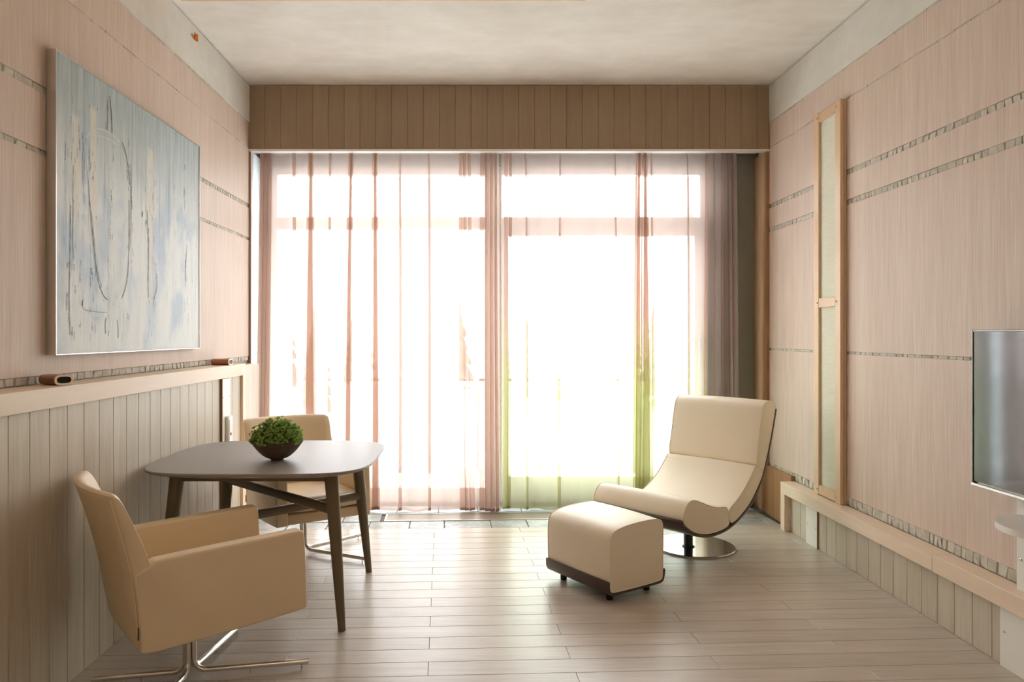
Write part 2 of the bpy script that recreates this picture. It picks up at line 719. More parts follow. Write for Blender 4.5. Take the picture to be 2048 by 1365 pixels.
# right wall ---------------------------------------------------------------
wall_r = structure(box('wall_right', M['core'], XR + 0.012, 2.42, YF, 6.0, 0, 3.017), 'right wall of pinkish veneer banded with grey stone above a low ledge', 'wall')
for z0, z1 in ((0.393, 1.262), (1.278, 2.172), (2.205, 2.356), (2.388, 2.817), (2.826, 3.017)):
    box('veneer_panel', M['veneer'], XR, XR + 0.012, YF, 5.6, z0, z1, wall_r, 0.0015)
box('backing_wall', M['core'], BASE_R + 0.022, XR, YF, 5.10, 0, 0.258, wall_r)
box('rear_boards', M['wainscot'], BASE_R, BASE_R + 0.022, YF, 2.23, 0, 0.258, wall_r)
yy = 4.437 - 0.1222 * 18
while yy < 5.07:
    y1 = min(yy + 0.1222, 5.078)
    box('board', M['wainscot'], BASE_R, BASE_R + 0.022, yy + 0.0008, y1 - 0.0008, 0, 0.258, wall_r, 0.0022)
    yy += 0.1222
box('end_board', M['jamb_wood'], 2.225, XR + 0.012, 5.15, 5.6, 0, 0.375, wall_r, 0.002)

# stone chips set into the bands
chips = []
for i in range(6):
    mb = MB()
    j = lambda s: random.uniform(-s, s)
    vs_ = []
    for x in (0.0, 1.0):
        for y in (0, 1):
            for z in (0, 1):
                e = 0.0 if x == 0 else 0.06
                vs_.append((x * (1 + j(0.35)), y + (e if y == 0 else -e) + j(0.07), z + (e if z == 0 else -e) + j(0.06) * (1 if z else 0.4)))
    mb.raw(vs_, [(0, 1, 3, 2), (4, 6, 7, 5), (0, 4, 5, 1), (2, 3, 7, 6), (0, 2, 6, 4), (1, 5, 7, 3)])
    chips.append(mb.mesh('stone', M['stone']))


def band(wall, x, sgn, y0, y1, z0, z1, wmin, wmax, depth=0.007, each=True):
    """row of slate chips; sgn = direction the chip faces"""
    y = y0
    mb = MB()
    while y < y1:
        w = min(random.uniform(wmin, wmax), y1 - y)
        if w > 0.012:
            if each:
                o = link('stone', random.choice(chips), wall, (x, y, z0))
                o.scale = (sgn * depth, w * 1.0, (z1 - z0) * random.uniform(0.94, 1.06))
            else:
                mb.box(x, x + sgn * depth * random.uniform(.7, 1.2), y, y + w * .95, z0 + random.uniform(0, .2) * (z1 - z0), z1 + random.uniform(-.2, .2) * (z1 - z0))
        y += w
    if each:
        mb.bm.free()
    else:
        o = mb.build('stone_row', M['stone'], wall)
        o['kind'] = 'stuff'


band(wall_l, XL - 0.012, 1, 2.40, 5.6, 2.361, 2.391, 0.03, 0.075)
band(wall_l, XL - 0.012, 1, 2.40, 5.6, 2.110, 2.132, 0.03, 0.09)
band(wall_l, XL - 0.012, 1, 2.40, 5.6, 1.181, 1.214, 0.04, 0.09)
band(wall_l, XL - 0.012, 1, 2.40, 5.6, 2.817, 2.826, 0.03, 0.12, 0.010, False)
band(wall_l, XL - 0.012, 1, 2.40, 5.6, 3.012, 3.022, 0.05, 0.16, 0.014, False)
band(wall_r, XR + 0.012, -1, 2.60, 5.6, 2.356, 2.388, 0.03, 0.07)
band(wall_r, XR + 0.012, -1, 2.60, 5.6, 2.172, 2.205, 0.03, 0.07)
band(wall_r, XR + 0.012, -1, 2.60, 5.55, 1.262, 1.278, 0.04, 0.09)
band(wall_r, XR + 0.012, -1, 2.60, 5.6, 0.340, 0.393, 0.03, 0.07, 0.012)
band(wall_r, XR + 0.012, -1, 2.60, 5.6, 2.817, 2.826, 0.03, 0.12, 0.010, False)
band(wall_r, XR + 0.012, -1, 2.60, 5.6, 3.008, 3.018, 0.05, 0.16, 0.014, False)

# ceiling, beams -------------------------------------------------------------
structure(box('ceiling', M['ceiling'], -2.0, 2.5, YF, 6.1, ZC, ZC + 0.15), 'pale mottled concrete ceiling', 'ceiling')
structure(box('trim_1', M['beam'], -1.92, XL + 0.008, YF, 6.0, 3.022, ZC - 0.012), 'pale concrete beam along the top of the left wall', 'beam')
structure(box('trim_2', M['beam'], XR - 0.006, 2.42, YF, 6.0, 3.018, ZC - 0.012), 'pale concrete beam along the top of the right wall', 'beam')
structure(box('trim_3', M['panel_wood'], XL + 0.06, 0.62, 1.6, 4.172, ZC - 0.008, ZC), 'thin pale board on the ceiling at the top edge of the photo', 'trim')
structure(box('wall_rear', M['veneer'], -2.0, 2.5, YF - 0.15, YF, 0, 3.45), 'rear wall behind the photographer', 'wall')

# valance over the window -------------------------------------------------------
YV = 5.592
val = structure(box('trim_4', M['core'], XL + 0.002, XR - 0.002, YV + 0.02, YV + 0.055, 2.80, ZC), 'brown oak board valance above the curtains', 'valance')
x = XL + 0.002
k = 0
while x < XR - 0.01:
    w = 0.1225
    x1 = min(x + w, XR - 0.004)
    box('board', M['valance_wood'], x + 0.0006, x1 - 0.0006, YV, YV + 0.02, 2.815, ZC - 0.004, val, 0.0016)
    x += w
box('edge_strip', M['white_paint'], XL + 0.002, XR - 0.002, YV - 0.004, YV + 0.057, 2.797, 2.814, val, 0.002)
box('curtain_track', M['white_frame'], -1.74, 2.2, 5.675, 5.735, 2.815, 2.84, val)

# niche: jambs and window wall ---------------------------------------------------
j5 = structure(box('trim_5', M['white_frame'], XL - 0.012, XL + 0.014, 5.606, YB, 0, 2.80), 'jamb lining the left end of the window recess, whitened as if window-lit', 'jamb')  # window light on this wooden jamb is put into its white colour
box('edge_strip', M['jamb_wood'], XL - 0.012, XL + 0.015, 5.601, 5.606, 0, 2.80, j5)
structure(box('trim_6', M['jamb_wood'], XR - 0.020, XR + 0.012, 5.601, YB, 0, 2.80), 'oak jamb lining the right end of the window recess', 'jamb')
WX0, WX1, WZ1 = -1.69, 1.87, 2.745
mb = MB()
mb.box(-1.92, WX0, YB, 6.02, 0, 3.30).box(WX1, 2.42, YB, 6.02, 0, 3.30).box(WX0, WX1, YB, 6.02, WZ1, 3.30)
structure(mb.build('wall_back', M['niche']), 'grey-green painted wall around the window', 'wall')

# window and balcony door --------------------------------------------------------
def frame_rect(mb, x0, x1, z0, z1, t, y0, y1, tb=None):
    tb = t if tb is None else tb
    mb.box(x0, x0 + t, y0, y1, z0, z1, 0.004).box(x1 - t, x1, y0, y1, z0, z1, 0.004)
    mb.box(x0 + t, x1 - t, y0, y1, z1 - t, z1, 0.004).box(x0 + t, x1 - t, y0, y1, z0, z0 + tb, 0.004)


win = empty('window_1', (0, 0, 0))
structure(win, 'white framed fixed window with a transom behind the left curtain', 'window')
mb = MB()
frame_rect(mb, WX0, 0.13, 0.02, WZ1, 0.07, 5.87, 5.94, 0.12)
mb.box(WX0 + 0.07, 0.06, 5.875, 5.935, 2.234, 2.335, 0.004)
mb.build('window_frame', M['white_frame'], win, 40)
box('pane', M['glass'], WX0 + 0.07, 0.06, 5.90, 5.906, 2.335, WZ1 - 0.07, win)
box('pane', M['glass'], WX0 + 0.07, 0.06, 5.90, 5.906, 0.14, 2.234, win)
box('sill', M['brown_edge'], WX0, WX1, 5.84, 5.95, 0.0, 0.02, win)

door = empty('door_1', (0, 0, 0))
structure(door, 'white framed glazed balcony door with a transom behind the right curtain', 'door')
mb = MB()
frame_rect(mb, 0.13, WX1, 0.02, WZ1, 0.07, 5.87, 5.94, 0.05)
mb.box(0.20, WX1 - 0.07, 5.875, 5.935, 2.255, 2.335, 0.004)
mb.build('door_frame', M['white_frame'], door, 40)
mb = MB()
frame_rect(mb, 0.165, WX1 - 0.035, 0.06, 2.262, 0.085, 5.85, 5.91, 0.175)
leaf_ = mb.build('door_leaf', M['white_frame'], door, 40)
box('pane', M['glass'], 0.20, WX1 - 0.07, 5.90, 5.906, 2.335, WZ1 - 0.07, door)
box('pane', M['glass'], 0.25, WX1 - 0.12, 5.878, 5.884, 0.235, 2.18, door)
mb = MB()
mb.box(1.785, 1.815, 5.836, 5.85, 1.12, 1.38, 0.004).tube([(1.80, 5.84, 1.34), (1.80, 5.80, 1.34), (1.79, 5.795, 1.34), (1.69, 5.795, 1.34)], 0.009)
mb.build('door_handle', M['silver'], leaf_, 40)


# curtains ----------------------------------------------------------------------
def curtain(name, label, mat, x0t, x1t, x0b, x1b, folds, y_top, y_bot, ztop, hem, seed, group):
    """folds: (centre at top, width at top, centre at hem, width at hem) in metres"""
    rnd = random.Random(seed)
    folds = sorted(folds)
    def make(level):   # 0 top, 1 hem
        a, b = (x0t, x1t) if level == 0 else (x0b, x1b)
        fs = [((f[0], f[1]) if level == 0 else (f[2], f[3])) for f in folds]
        pts, last = [], a
        for c, w in fs:
            s, e = c + w / 2, c - w / 2
            m = 14
            for i in range(m):
                t = i / m
                pts.append((last + (s - last) * t, 0.0))
            pts += [(s + 0.002, 0.006), (s, 0.012)]
            for i in range(1, 5):
                t = i / 5
                pts.append((s + (e - s) * t, 0.014 + 0.006 * t))
            pts += [(e - 0.002, 0.026), (e, 0.032)]
            for i in range(1, 5):
                t = i / 5
                pts.append((e + (s - e) * t, 0.034 - 0.030 * t))
            last = s
        for i in range(40):
            pts.append((last + (b - last) * i / 39, 0.0))
        return pts
    T, B = make(0), make(1)
    n = len(T)
    rows_ = 26
    ph = [rnd.uniform(0, 6.28) for _ in range(6)]
    verts, uvs = [], []
    for r in range(rows_ + 1):
        v = r / rows_
        ve = v ** 0.8
        for i in range(n):
            x = T[i][0] * (1 - ve) + B[i][0] * ve
            yo = T[i][1] * (1 - ve) + B[i][1] * ve
            wob = 0.010 * math.sin(x * 9 + ph[0] + 0.6 * v) + 0.012 * math.sin(x * 23 + ph[1] - 1.1 * v) * (0.4 + 0.6 * v) + 0.006 * math.sin(x * 47 + ph[2])
            sway = 0.006 * math.sin(3.1 * v + x * 5 + ph[3]) * v
            y = (y_top * (1 - v) + y_bot(x) * v) - yo + wob * (0.4 + 0.6 * v)
            hz = hem + 0.006 * math.sin(x * 11 + ph[4]) + 0.004 * math.sin(x * 31 + ph[5])
            verts.append((x + sway, y, ztop * (1 - v) + hz * v))
            uvs.append((i / n, v))
    faces = [(r * n + i, r * n + i + 1, (r + 1) * n + i + 1, (r + 1) * n + i) for r in range(rows_) for i in range(n - 1)]
    me = bpy.data.meshes.new(name)
    me.from_pydata(verts, [], faces)
    uvl = me.uv_layers.new(name='UVMap')
    for lp in me.loops:
        uvl.data[lp.index].uv = uvs[lp.vertex_index]
    finish(me, mat, 180)
    o = link(name, me)
    tag(o, label, 'curtain', group)
    # stitched hem: a slim turned-up strip along the bottom edge
    hv, hf = [], []
    for i in range(n):
        p = Vector(verts[rows_ * n + i]); q = Vector(verts[(rows_ - 1) * n + i])
        d = (q - p).normalized() * 0.022
        hv += [tuple(p + Vector((0, -0.002, 0))), tuple(p + d + Vector((0, -0.002, 0)))]
    hf = [(2 * i, 2 * i + 2, 2 * i + 3, 2 * i + 1) for i in range(n - 1)]
    hm = bpy.data.meshes.new('hem')
    hm.from_pydata(hv, [], hf)
    hm.uv_layers.new(name='UVMap')
    finish(hm, mat, 180)
    link('hem', hm, o)
    return o


def cxp(px):
    return (px - CX) / 254.4


def fold(pt, wt, pb, wb):
    return (cxp(pt), wt / 254.4, cxp(pb), wb / 254.4)


L_folds = [fold(526, 5, 523, 6), fold(533, 6, 531, 6), fold(541, 6, 539, 8), fold(588, 4, 596, 6), fold(621, 5, 622, 24), fold(624, 4, 627, 22), fold(661, 2, 662, 5),
           fold(702, 5, 695, 13), fold(705, 4, 699, 11), fold(749, 5, 750, 17), fold(752, 4, 754, 15), fold(800, 2, 803, 5), fold(858, 2, 862, 4), fold(921, 5, 926, 10), fold(929, 6, 934, 6),
           fold(938, 5, 944, 10), fold(965, 8, 963, 9), fold(974, 7, 974, 10), fold(983, 6, 984, 8), fold(991, 4, 993, 6)]
curtain('sheer_curtain', 'left pink sheer voile curtain, gathered at the centre of the window', M['sheer_pink'], cxp(521), cxp(999), cxp(515), cxp(1000),
        L_folds, 5.70, lambda x: 5.66 + 0.03 * x, 2.83, 0.012, 3, 'sheer curtains at the window')
R_folds = [fold(1012, 6, 1011, 8), fold(1021, 5, 1018, 7), fold(1051, 2, 1056, 4), fold(1120, 2, 1118, 6), fold(1230, 2, 1236, 4),
           fold(1276, 7, 1272, 16), fold(1280, 6, 1277, 16), fold(1288, 6, 1289, 22), fold(1291, 5, 1294, 20), fold(1302, 3, 1306, 8), fold(1375, 3, 1380, 6), fold(1414, 6, 1414, 8),
           fold(1428, 4, 1433, 6), fold(1443, 4, 1447, 6), fold(1455, 4, 1463, 6),
           fold(1464, 6, 1473, 9)]
curtain('sheer_curtain', 'right sheer voile curtain running from pink into lime yellow at its hem', M['sheer_lime'], cxp(1001), cxp(1474), cxp(1003), cxp(1484),
        R_folds, 5.71, lambda x: 5.67 + 0.03 * x, 2.83, 0.014, 5, 'sheer curtains at the window')

# outside ----------------------------------------------------------------------
og = MB().box(-60, 60, 6.03, 120, -0.60, -0.40).build('snowy_ground', M['snow'])
structure(og, 'snow covered ground outside the window', 'ground')
structure(box('balcony_slab', M['snow'], -6, 6, 6.03, 7.7, -0.40, -0.02), 'snow covered balcony slab outside the window', 'slab')
YP = 7.4
mp = 1450 / YP
for a, b in ((780, 803), (853, 870), (1074, 1083), (1256, 1273), (1325, 1334), (1368, 1383)):
    x0, x1 = (a - CX) / mp, (b - CX) / mp
    o = MB().box(-(x1 - x0) / 2, (x1 - x0) / 2, -0.05, 0.05, 0, 4.2, 0.004).build('balcony_post', M['post'], None, 40, ((x0 + x1) / 2, YP, -0.02))
    where = {780: 'widest pale balcony post, behind the left curtain', 853: 'pale balcony post just left of the curtain gathering', 1074: 'thin pale balcony post right of the curtain gathering',
             1256: 'broad pale balcony post behind the right curtain fold', 1325: 'thin pale balcony post near the right end of the door', 1368: 'rightmost pale balcony post beside the door handle'}[a]
    tag(o, where, 'post', 'balcony posts')
rail = empty('balcony_railing', (0, 7.55, -0.02))
tag(rail, 'pale balcony railing with a thin handrail and clear panels', 'railing')
MB().tube([(-5, 0, 0.93), (5, 0, 0.93)], 0.014).build('handrail', M['post'], rail, 40)
for i in range(7):
    MB().box(-0.015, 0.015, -0.015, 0.015, 0, 0.93).build('baluster', M['post'], rail, None, (-4.5 + 1.5 * i, 0, 0))
    if i < 6:
        MB().box(0.03, 1.47, -0.004, 0.004, 0.08, 0.88).build('glass_panel', M['glass'], rail, None, (-4.5 + 1.5 * i, 0, 0))

rt = random.Random(11)
conifer_meshes = []
for v in range(3):
    mb = MB()
    for tier in range(6):
        z0 = 0.35 + tier * 0.42
        r0 = 0.52 * (1 - tier / 6.8)
        prof = []
        n = 18
        ring = [mb.bm.verts.new((r0 * (1 + rt.uniform(-.25, .2)) * math.cos(2 * PI * i / n), r0 * (1 + rt.uniform(-.25, .2)) * math.sin(2 * PI * i / n), z0 + rt.uniform(-.1, .06))) for i in range(n)]
        tip = mb.bm.verts.new((rt.uniform(-.03, .03), rt.uniform(-.03, .03), z0 + 0.8))
        low = mb.bm.verts.new((0, 0, z0 + 0.12))
        for i in range(n):
            mb.bm.faces.new((ring[i], ring[(i + 1) % n], tip))
            mb.bm.faces.new((ring[(i + 1) % n], ring[i], low))
    f_me = mb.mesh('foliage', M['conifer'])
    t_me = MB().lathe([(0.09, 0), (0.06, 1.0), (0.02, 2.6)], 8).mesh('trunk', M['trunk'], 40)
    conifer_meshes.append((f_me, t_me))
spots = []
while len(spots) < 22:
    yy = rt.uniform(13.5, 34)
    xx = (rt.uniform(520, 1430) - CX) / 1450 * yy
    hgt = min(EYE + 0.4 + rt.uniform(30, 115) / 1450 * yy, 4.2)
    s = hgt / 3.25
    if all(math.hypot(xx - a, yy - b) > 0.75 * (s + q) for a, b, q in spots):
        spots.append((xx, yy, s))
spots.sort(key=lambda q: q[0] / q[1])
ORD = 'first second third fourth fifth sixth seventh eighth ninth tenth eleventh twelfth thirteenth fourteenth fifteenth sixteenth seventeenth eighteenth nineteenth twentieth twenty-first twenty-second'.split()
for i, (xx, yy, s) in enumerate(spots):
    t = empty('conifer', (xx, yy, -0.40), rt.uniform(0, 6))
    t.scale = (s, s, s)
    tag(t, 'frosty conifer in the snow beyond the balcony, %s from the left' % ORD[i], 'tree', 'conifers beyond the balcony')
    fm, tm = conifer_meshes[i % 3]
    link('foliage', fm, t)
    link('trunk', tm, t)

# ------------------------------------------------------------------ built-in ledges
led = empty('wall_ledge', (-1.69, 2.5, 0))
tag(led, 'pale wooden ledge along the left wall with a square end post', 'ledge')
def at_ledge(n, x0, x1, y0, y1, z0, z1, b=0.002):
    return MB().box(x0 + 1.69, x1 + 1.69, y0 - 2.5, y1 - 2.5, z0, z1, b).build(n, M['ledge_wood'], led, 40)
at_ledge('top_board', XL, -1.60, YF, 5.01, 1.103, 1.18)
at_ledge('end_post', -1.640, -1.60, 4.948, 5.01, 0, 1.103)

ben = empty('low_ledge', (2.2, 3.0, 0))
tag(ben, 'long low pale wooden ledge along the right wall', 'ledge')
def at_bench(n, x0, x1, y0, y1, z0, z1, b=0.002):
    return MB().box(x0 - 2.2, x1 - 2.2, y0 - 3, y1 - 3, z0, z1, b).build(n, M['ledge_wood'], ben, 40)
at_bench('top_board', 2.15, XR, YF, 3.429, 0.259, 0.339)
at_bench('top_board', 2.15, XR, 3.430, 5.147, 0.259, 0.339)
at_bench('end_post', 2.15, 2.215, 5.080, 5.147, 0, 0.259)


# cover plates
def screw(parent, loc, axis):
    mb = MB().lathe([(0.006, 0), (0.006, 0.002), (0.003, 0.003)], 10)
    o = mb.build('screw', M['silver'], parent, 40, loc)
    o.rotation_euler = (0, axis * PI / 2, 0)
    return o


def cover(x_face, sgn, y0, y1, z0, z1, label, screws, base):
    p = empty('cover_plate', (base, (y0 + y1) / 2, z0))
    tag(p, label, 'panel', 'white cover plates')
    xf = x_face - base
    MB().box(min(xf, 0), max(xf, 0), y0 - (y0 + y1) / 2, y1 - (y0 + y1) / 2, 0, z1 - z0).build('backing', M['brown_edge'], p)
    MB().box(min(xf, xf + sgn * 0.003), max(xf, xf + sgn * 0.003), y0 - (y0 + y1) / 2, y1 - (y0 + y1) / 2, 0, z1 - z0, 0.001).build('face', M['white_paint'], p, 40)
    for (sy, sz) in screws:
        screw(p, (xf + sgn * 0.003, sy - (y0 + y1) / 2, sz - z0), sgn)
    return p


cover(-1.604, 1, 4.555, 4.70, 0.0, 1.10, 'tall narrow white cover plate under the left ledge by its end post', [(4.565, 0.985), (4.685, 0.985)], BASE_L)
cover(2.186, -1, 4.664, 4.82, 0.0, 0.256, 'small white cover plate under the low ledge near the socket', [(4.80, 0.13), (4.68, 0.13)], BASE_R)
cover(2.186, -1, 2.60, 3.03, 0.0, 0.256, 'larger white cover plate under the low ledge below the television', [(3.005, 0.15), (2.64, 0.15)], BASE_R)

# sockets
so = empty('power_socket', (BASE_R, 4.98, 0.14))
tag(so, 'square power socket with dark recess under the low ledge end', 'socket')
# centre from the photograph: pixel 1577,1027
so.location = (BASE_R, 1450 * BASE_R / (1577 - CX), EYE - (1027 - CY) * (BASE_R / (1577 - CX)))
MB().box(-0.010, 0, -0.041, 0.041, -0.041, 0.041, 0.003, 2).build('frame', M['white_paint'], so, 40)
MB().box(-0.013, -0.010, -0.027, 0.027, -0.027, 0.027, 0.001).build('insert', M['white_paint'], so, 40)
o = MB().lathe([(0.0195, 0), (0.0195, 0.0015)], 24).build('recess', plain('blue_grey_recess', (78, 84, 96), 0.5), so, 40, (-0.0130, 0, 0))
o.rotation_euler = (0, -PI / 2, 0)
for s in (-1, 1):
    q = MB().lathe([(0.003, 0), (0.003, 0.001)], 10).build('pin_hole', M['black'], o, 40, (0, s * 0.0095, 0.0015))

so2 = empty('double_socket', (-1.601, 4.645, 0.74))
tag(so2, 'white socket block with a dark port on the left cover plate', 'socket')
MB().box(0, 0.020, -0.040, 0.040, -0.12, 0.12, 0.005, 2).build('frame', M['white_paint'], so2, 40)
for zc in (-0.055, 0.055):
    MB().box(0.020, 0.023, -0.030, 0.030, zc - 0.045, zc + 0.045, 0.0015).build('insert', M['white_frame'], so2, 40)
o = MB().lathe([(0.010, 0), (0.010, 0.0015)], 14).build('port', M['brown_edge'], so2, 40, (0.023, 0, 0.005))
o.rotation_euler = (0, PI / 2, 0)

# ------------------------------------------------------------------ tall wall panel
PX0, PX1 = 2.214, XR
PY0, PY1, PZ0, PZ1 = 4.424, 4.775, 0.3395, 2.823
wp = empty('wall_panel', (XR, (PY0 + PY1) / 2, PZ0))
tag(wp, 'tall narrow oak framed panel with pale fabric on the right wall', 'panel')
def wpb(n, mat, x0, x1, y0, y1, z0, z1, b=0.0025):
    cyp = (PY0 + PY1) / 2
    return MB().box(x0 - XR, x1 - XR, y0 - cyp, y1 - cyp, z0 - PZ0, z1 - PZ0, b).build(n, mat, wp, 40)
wpb('stile', M['panel_wood'], PX0, PX1 - 0.019, PY0, PY0 + 0.068, PZ0, PZ1)
wpb('stile', M['panel_wood'], PX0, PX1 - 0.019, PY1 - 0.068, PY1, PZ0, PZ1)
wpb('back_frame', M['panel_wood'], PX1 - 0.017, PX1 - 0.001, PY0 + 0.002, PY1 - 0.002, PZ0, PZ1 - 0.002)
for zc, hh in ((PZ1 - 0.034, 0.058), (1.586, 0.060), (PZ0 + 0.036, 0.060)):
    wpb('rail', M['panel_wood'], PX0 + 0.001, PX1 - 0.019, PY0 + 0.069, PY1 - 0.069, zc - hh / 2, zc + hh / 2)
wpb('fabric', M['woven'], PX0 + 0.016, PX1 - 0.019, PY0 + 0.068, PY1 - 0.068, PZ0 + 0.06, 1.556, 0)
wpb('fabric', M['woven'], PX0 + 0.016, PX1 - 0.019, PY0 + 0.068, PY1 - 0.068, 1.616, PZ1 - 0.06, 0)
for zc in (PZ1 - 0.034, 1.586, PZ0 + 0.036):
    for yc in (PY0 + 0.050, PY1 - 0.050):
        q = MB().lathe([(0.006, 0), (0.006, 0.004), (0.003, 0.006)], 10).build('pin', M['panel_wood'], wp, 40, (PX0 - XR, yc - (PY0 + PY1) / 2, zc - PZ0))
        q.rotation_euler = (0, -PI / 2, 0)

# ------------------------------------------------------------------ television and its stand
tv = empty('television', (2.12, 2.528, 0.744))
tag(tv, 'flat wall television with a slim silver lower edge at the right', 'television')
H, W2 = 0.657, 0.585
mb = MB()
t_ = 0.009
mb.box(0, 0.034, -W2, -W2 + t_, 0, H, 0.002).box(0, 0.034, W2 - t_, W2, 0, H, 0.002).box(0, 0.034, -W2 + t_, W2 - t_, H - t_, H, 0.002)
mb.box(0.012, 0.034, -W2 + t_, W2 - t_, 0, H - t_)
mb.build('casing', plain('grey_casing', (120, 116, 112), 0.25, 0.7), tv, 40)
MB().box(0.004, 0.010, -W2 + t_, W2 - t_, 0.012, H - t_).build('screen', M['screen'], tv)
MB().box(-0.002, 0.014, -W2, W2, -0.008, 0.004, 0.002).build('lower_edge', M['silver'], tv, 40)
MB().box(0.034, 0.078, -0.2, 0.2, 0.2, 0.5).build('mount', M['dark_steel'], tv)
ms = empty('media_stand', (2.226, 2.74, 0.3395))
tag(ms, 'white upright board with a rounded shelf below the television', 'shelf')
MB().box(-0.026, 0.026, -0.22, 0.22, 0, 1.05, 0.002).build('upright', M['white_paint'], ms, 40)
ring = [(-0.026, 0.20)] + [(-0.026 - 0.20 * math.sin(a), 0.20 * math.cos(a)) for a in [PI * k / 24 for k in range(1, 24)]] + [(-0.026, -0.20)]
MB().loft([[(x, y, 0.288) for x, y in ring], [(x, y, 0.312) for x, y in ring]]).build('shelf', M['white_paint'], ms, 40)
for z in (0.13, 0.54):
    screw(ms, (-0.026, 0.195, z), -1)

# ------------------------------------------------------------------ painting
pt = empty('painting', (-1.73, 2.967, 1.296))
tag(pt, 'large abstract painting in pale blue and grey, thin silver frame', 'painting')
PL, PH = 1.54, 1.256
MB().box(-0.030, 0.0, 0.004, PL - 0.004, 0.004, PH - 0.004).build('canvas', M['canvas'], pt)
for (y0, y1, z0, z1) in ((0, PL, 0, 0.004), (0, PL, PH - 0.004, PH), (0, 0.004, 0.004, PH - 0.004), (PL - 0.004, PL, 0.004, PH - 0.004)):
    MB().box(-0.034, 0.005, y0, y1, z0, z1).build('frame_strip', M['silver'], pt)


def on_canvas(px, py):
    Y = 1450 * 1.73 / (CX - px)
    return (Y - 2.967, EYE - (py - CY) * Y / 1450 - 1.296)


def stroke(mb, pts, w, jitter=0.0, rnd=random):
    q = spline([on_canvas(*p) for p in pts], 5)
    vs_ = []
    for i, (y, z) in enumerate(q):
        a, b = q[max(i - 1, 0)], q[min(i + 1, len(q) - 1)]
        ty, tz = b[0] - a[0], b[1] - a[1]
        L = math.hypot(ty, tz) or 1
        ww = w * (0.35 + 0.65 * abs(math.sin(i * 1.7 + len(q)))) / 2
        vs_ += [(0.0016, y - tz / L * ww, z + ty / L * ww), (0.0016, y + tz / L * ww, z - ty / L * ww)]
    mb.raw(vs_, [(2 * i, 2 * i + 2, 2 * i + 3, 2 * i + 1) for i in range(len(q) - 1)])


mb = MB()
for pts, w in (
    (((141, 410), (140, 470), (139, 540), (138, 600), (140, 670)), 0.006), (((146, 400), (145, 480), (147, 520)), 0.005),
    (((178, 390), (183, 450), (189, 510), (196, 560), (206, 590), (215, 600)), 0.006), (((182, 420), (188, 480), (193, 530), (203, 575)), 0.004),
    (((258, 400), (258, 470), (256, 540), (251, 575), (243, 597)), 0.006), (((261, 330), (262, 420), (259, 500)), 0.004),
    (((244, 285), (252, 310), (257, 345), (259, 370)), 0.007), (((219, 192), (222, 225), (224, 265)), 0.006), (((214, 200), (215, 240), (213, 262)), 0.005),
    (((166, 595), (165, 612), (170, 620), (190, 624), (214, 626)), 0.003), (((212, 635), (210, 650), (211, 668)), 0.006), (((234, 640), (236, 660), (236, 676)), 0.005),
    (((374, 490), (371, 540), (370, 575)), 0.005), (((312, 548), (314, 570), (308, 600)), 0.006), (((294, 420), (297, 500), (296, 560), (297, 595)), 0.006),
    (((172, 330), (177, 370), (178, 395)), 0.004), (((166, 285), (168, 330), (166, 360)), 0.004), (((146, 330), (145, 400)), 0.004),
    (((285, 424), (284, 434)), 0.012), (((182, 536), (183, 550)), 0.010), (((292, 441), (292, 449)), 0.012), (((369, 330), (370, 340)), 0.010),
    (((131, 285), (130, 320)), 0.004), (((368, 375), (367, 395)), 0.003), (((134, 585), (133, 620)), 0.006), (((186, 590), (187, 605)), 0.005)):
    stroke(mb, pts, w)
rs = random.Random(4)
for i in range(150):
    px = rs.choice((140, 146, 181, 190, 215, 222, 258, 262, 294, 300, 308, 372, 350, 160)) + rs.uniform(-5, 5)
    py = rs.uniform(0, 1)
    top = 120 + (px - 112) * 0.7
    y0 = top + 30 + py * (650 - top)
    if y0 > 670:
        continue
    stroke(mb, ((px, y0), (px + rs.uniform(-1, 1), y0 + rs.uniform(6, 22))), rs.uniform(0.002, 0.005))
o = mb.build('dark_strokes', M['ink'], pt)
o['kind'] = 'stuff'
o['label'] = 'scraped dark brush strokes'
mb = MB()
for pts, w in ((((172, 275), (185, 260), (200, 258), (220, 268), (240, 285), (248, 300)), 0.008), (((178, 285), (195, 272), (215, 278), (238, 292)), 0.006),
               (((167, 300), (165, 340), (168, 380), (172, 420)), 0.006), (((205, 600), (222, 604), (240, 590), (252, 560)), 0.005), (((215, 590), (230, 592), (244, 572)), 0.004)):
    stroke(mb, pts, w)
o = mb.build('pale_strokes', M['impasto'], pt)
o['kind'] = 'stuff'

# ------------------------------------------------------------------ butterfly
bf = empty('butterfly', (XL + 0.0085, 1450 * 1.757 / (CX - 387), 3.222))
tag(bf, 'small orange butterfly decoration on the left concrete beam', 'butterfly')
for s in (-1, 1):
    ring = [(0.0, 0.0), (0.008, 0.019), (0.016, 0.021), (0.021, 0.012), (0.018, 0.003), (0.021, -0.006), (0.017, -0.015), (0.009, -0.016), (0.002, -0.008)]
    ring = [(a * 1.35, z * 1.35) for a, z in ring]
    vs_ = [(0.004 + 0.6 * a, s * a * 0.85, z) for a, z in ring] + [(0.0052 + 0.6 * a, s * a * 0.85, z) for a, z in ring]
    n = len(ring)
    mb = MB()
    mb.raw(vs_, [tuple(range(n)), tuple(range(2 * n - 1, n - 1, -1))] + [(i, (i + 1) % n, n + (i + 1) % n, n + i) for i in range(n)])
    mb.build('wing', M['orange'], bf)
MB().tube([(0.004, 0, -0.014), (0.004, 0, 0), (0.004, 0, 0.013)], [0.001, 0.0022, 0.0014], 8).build('body', M['black'], bf, 40)

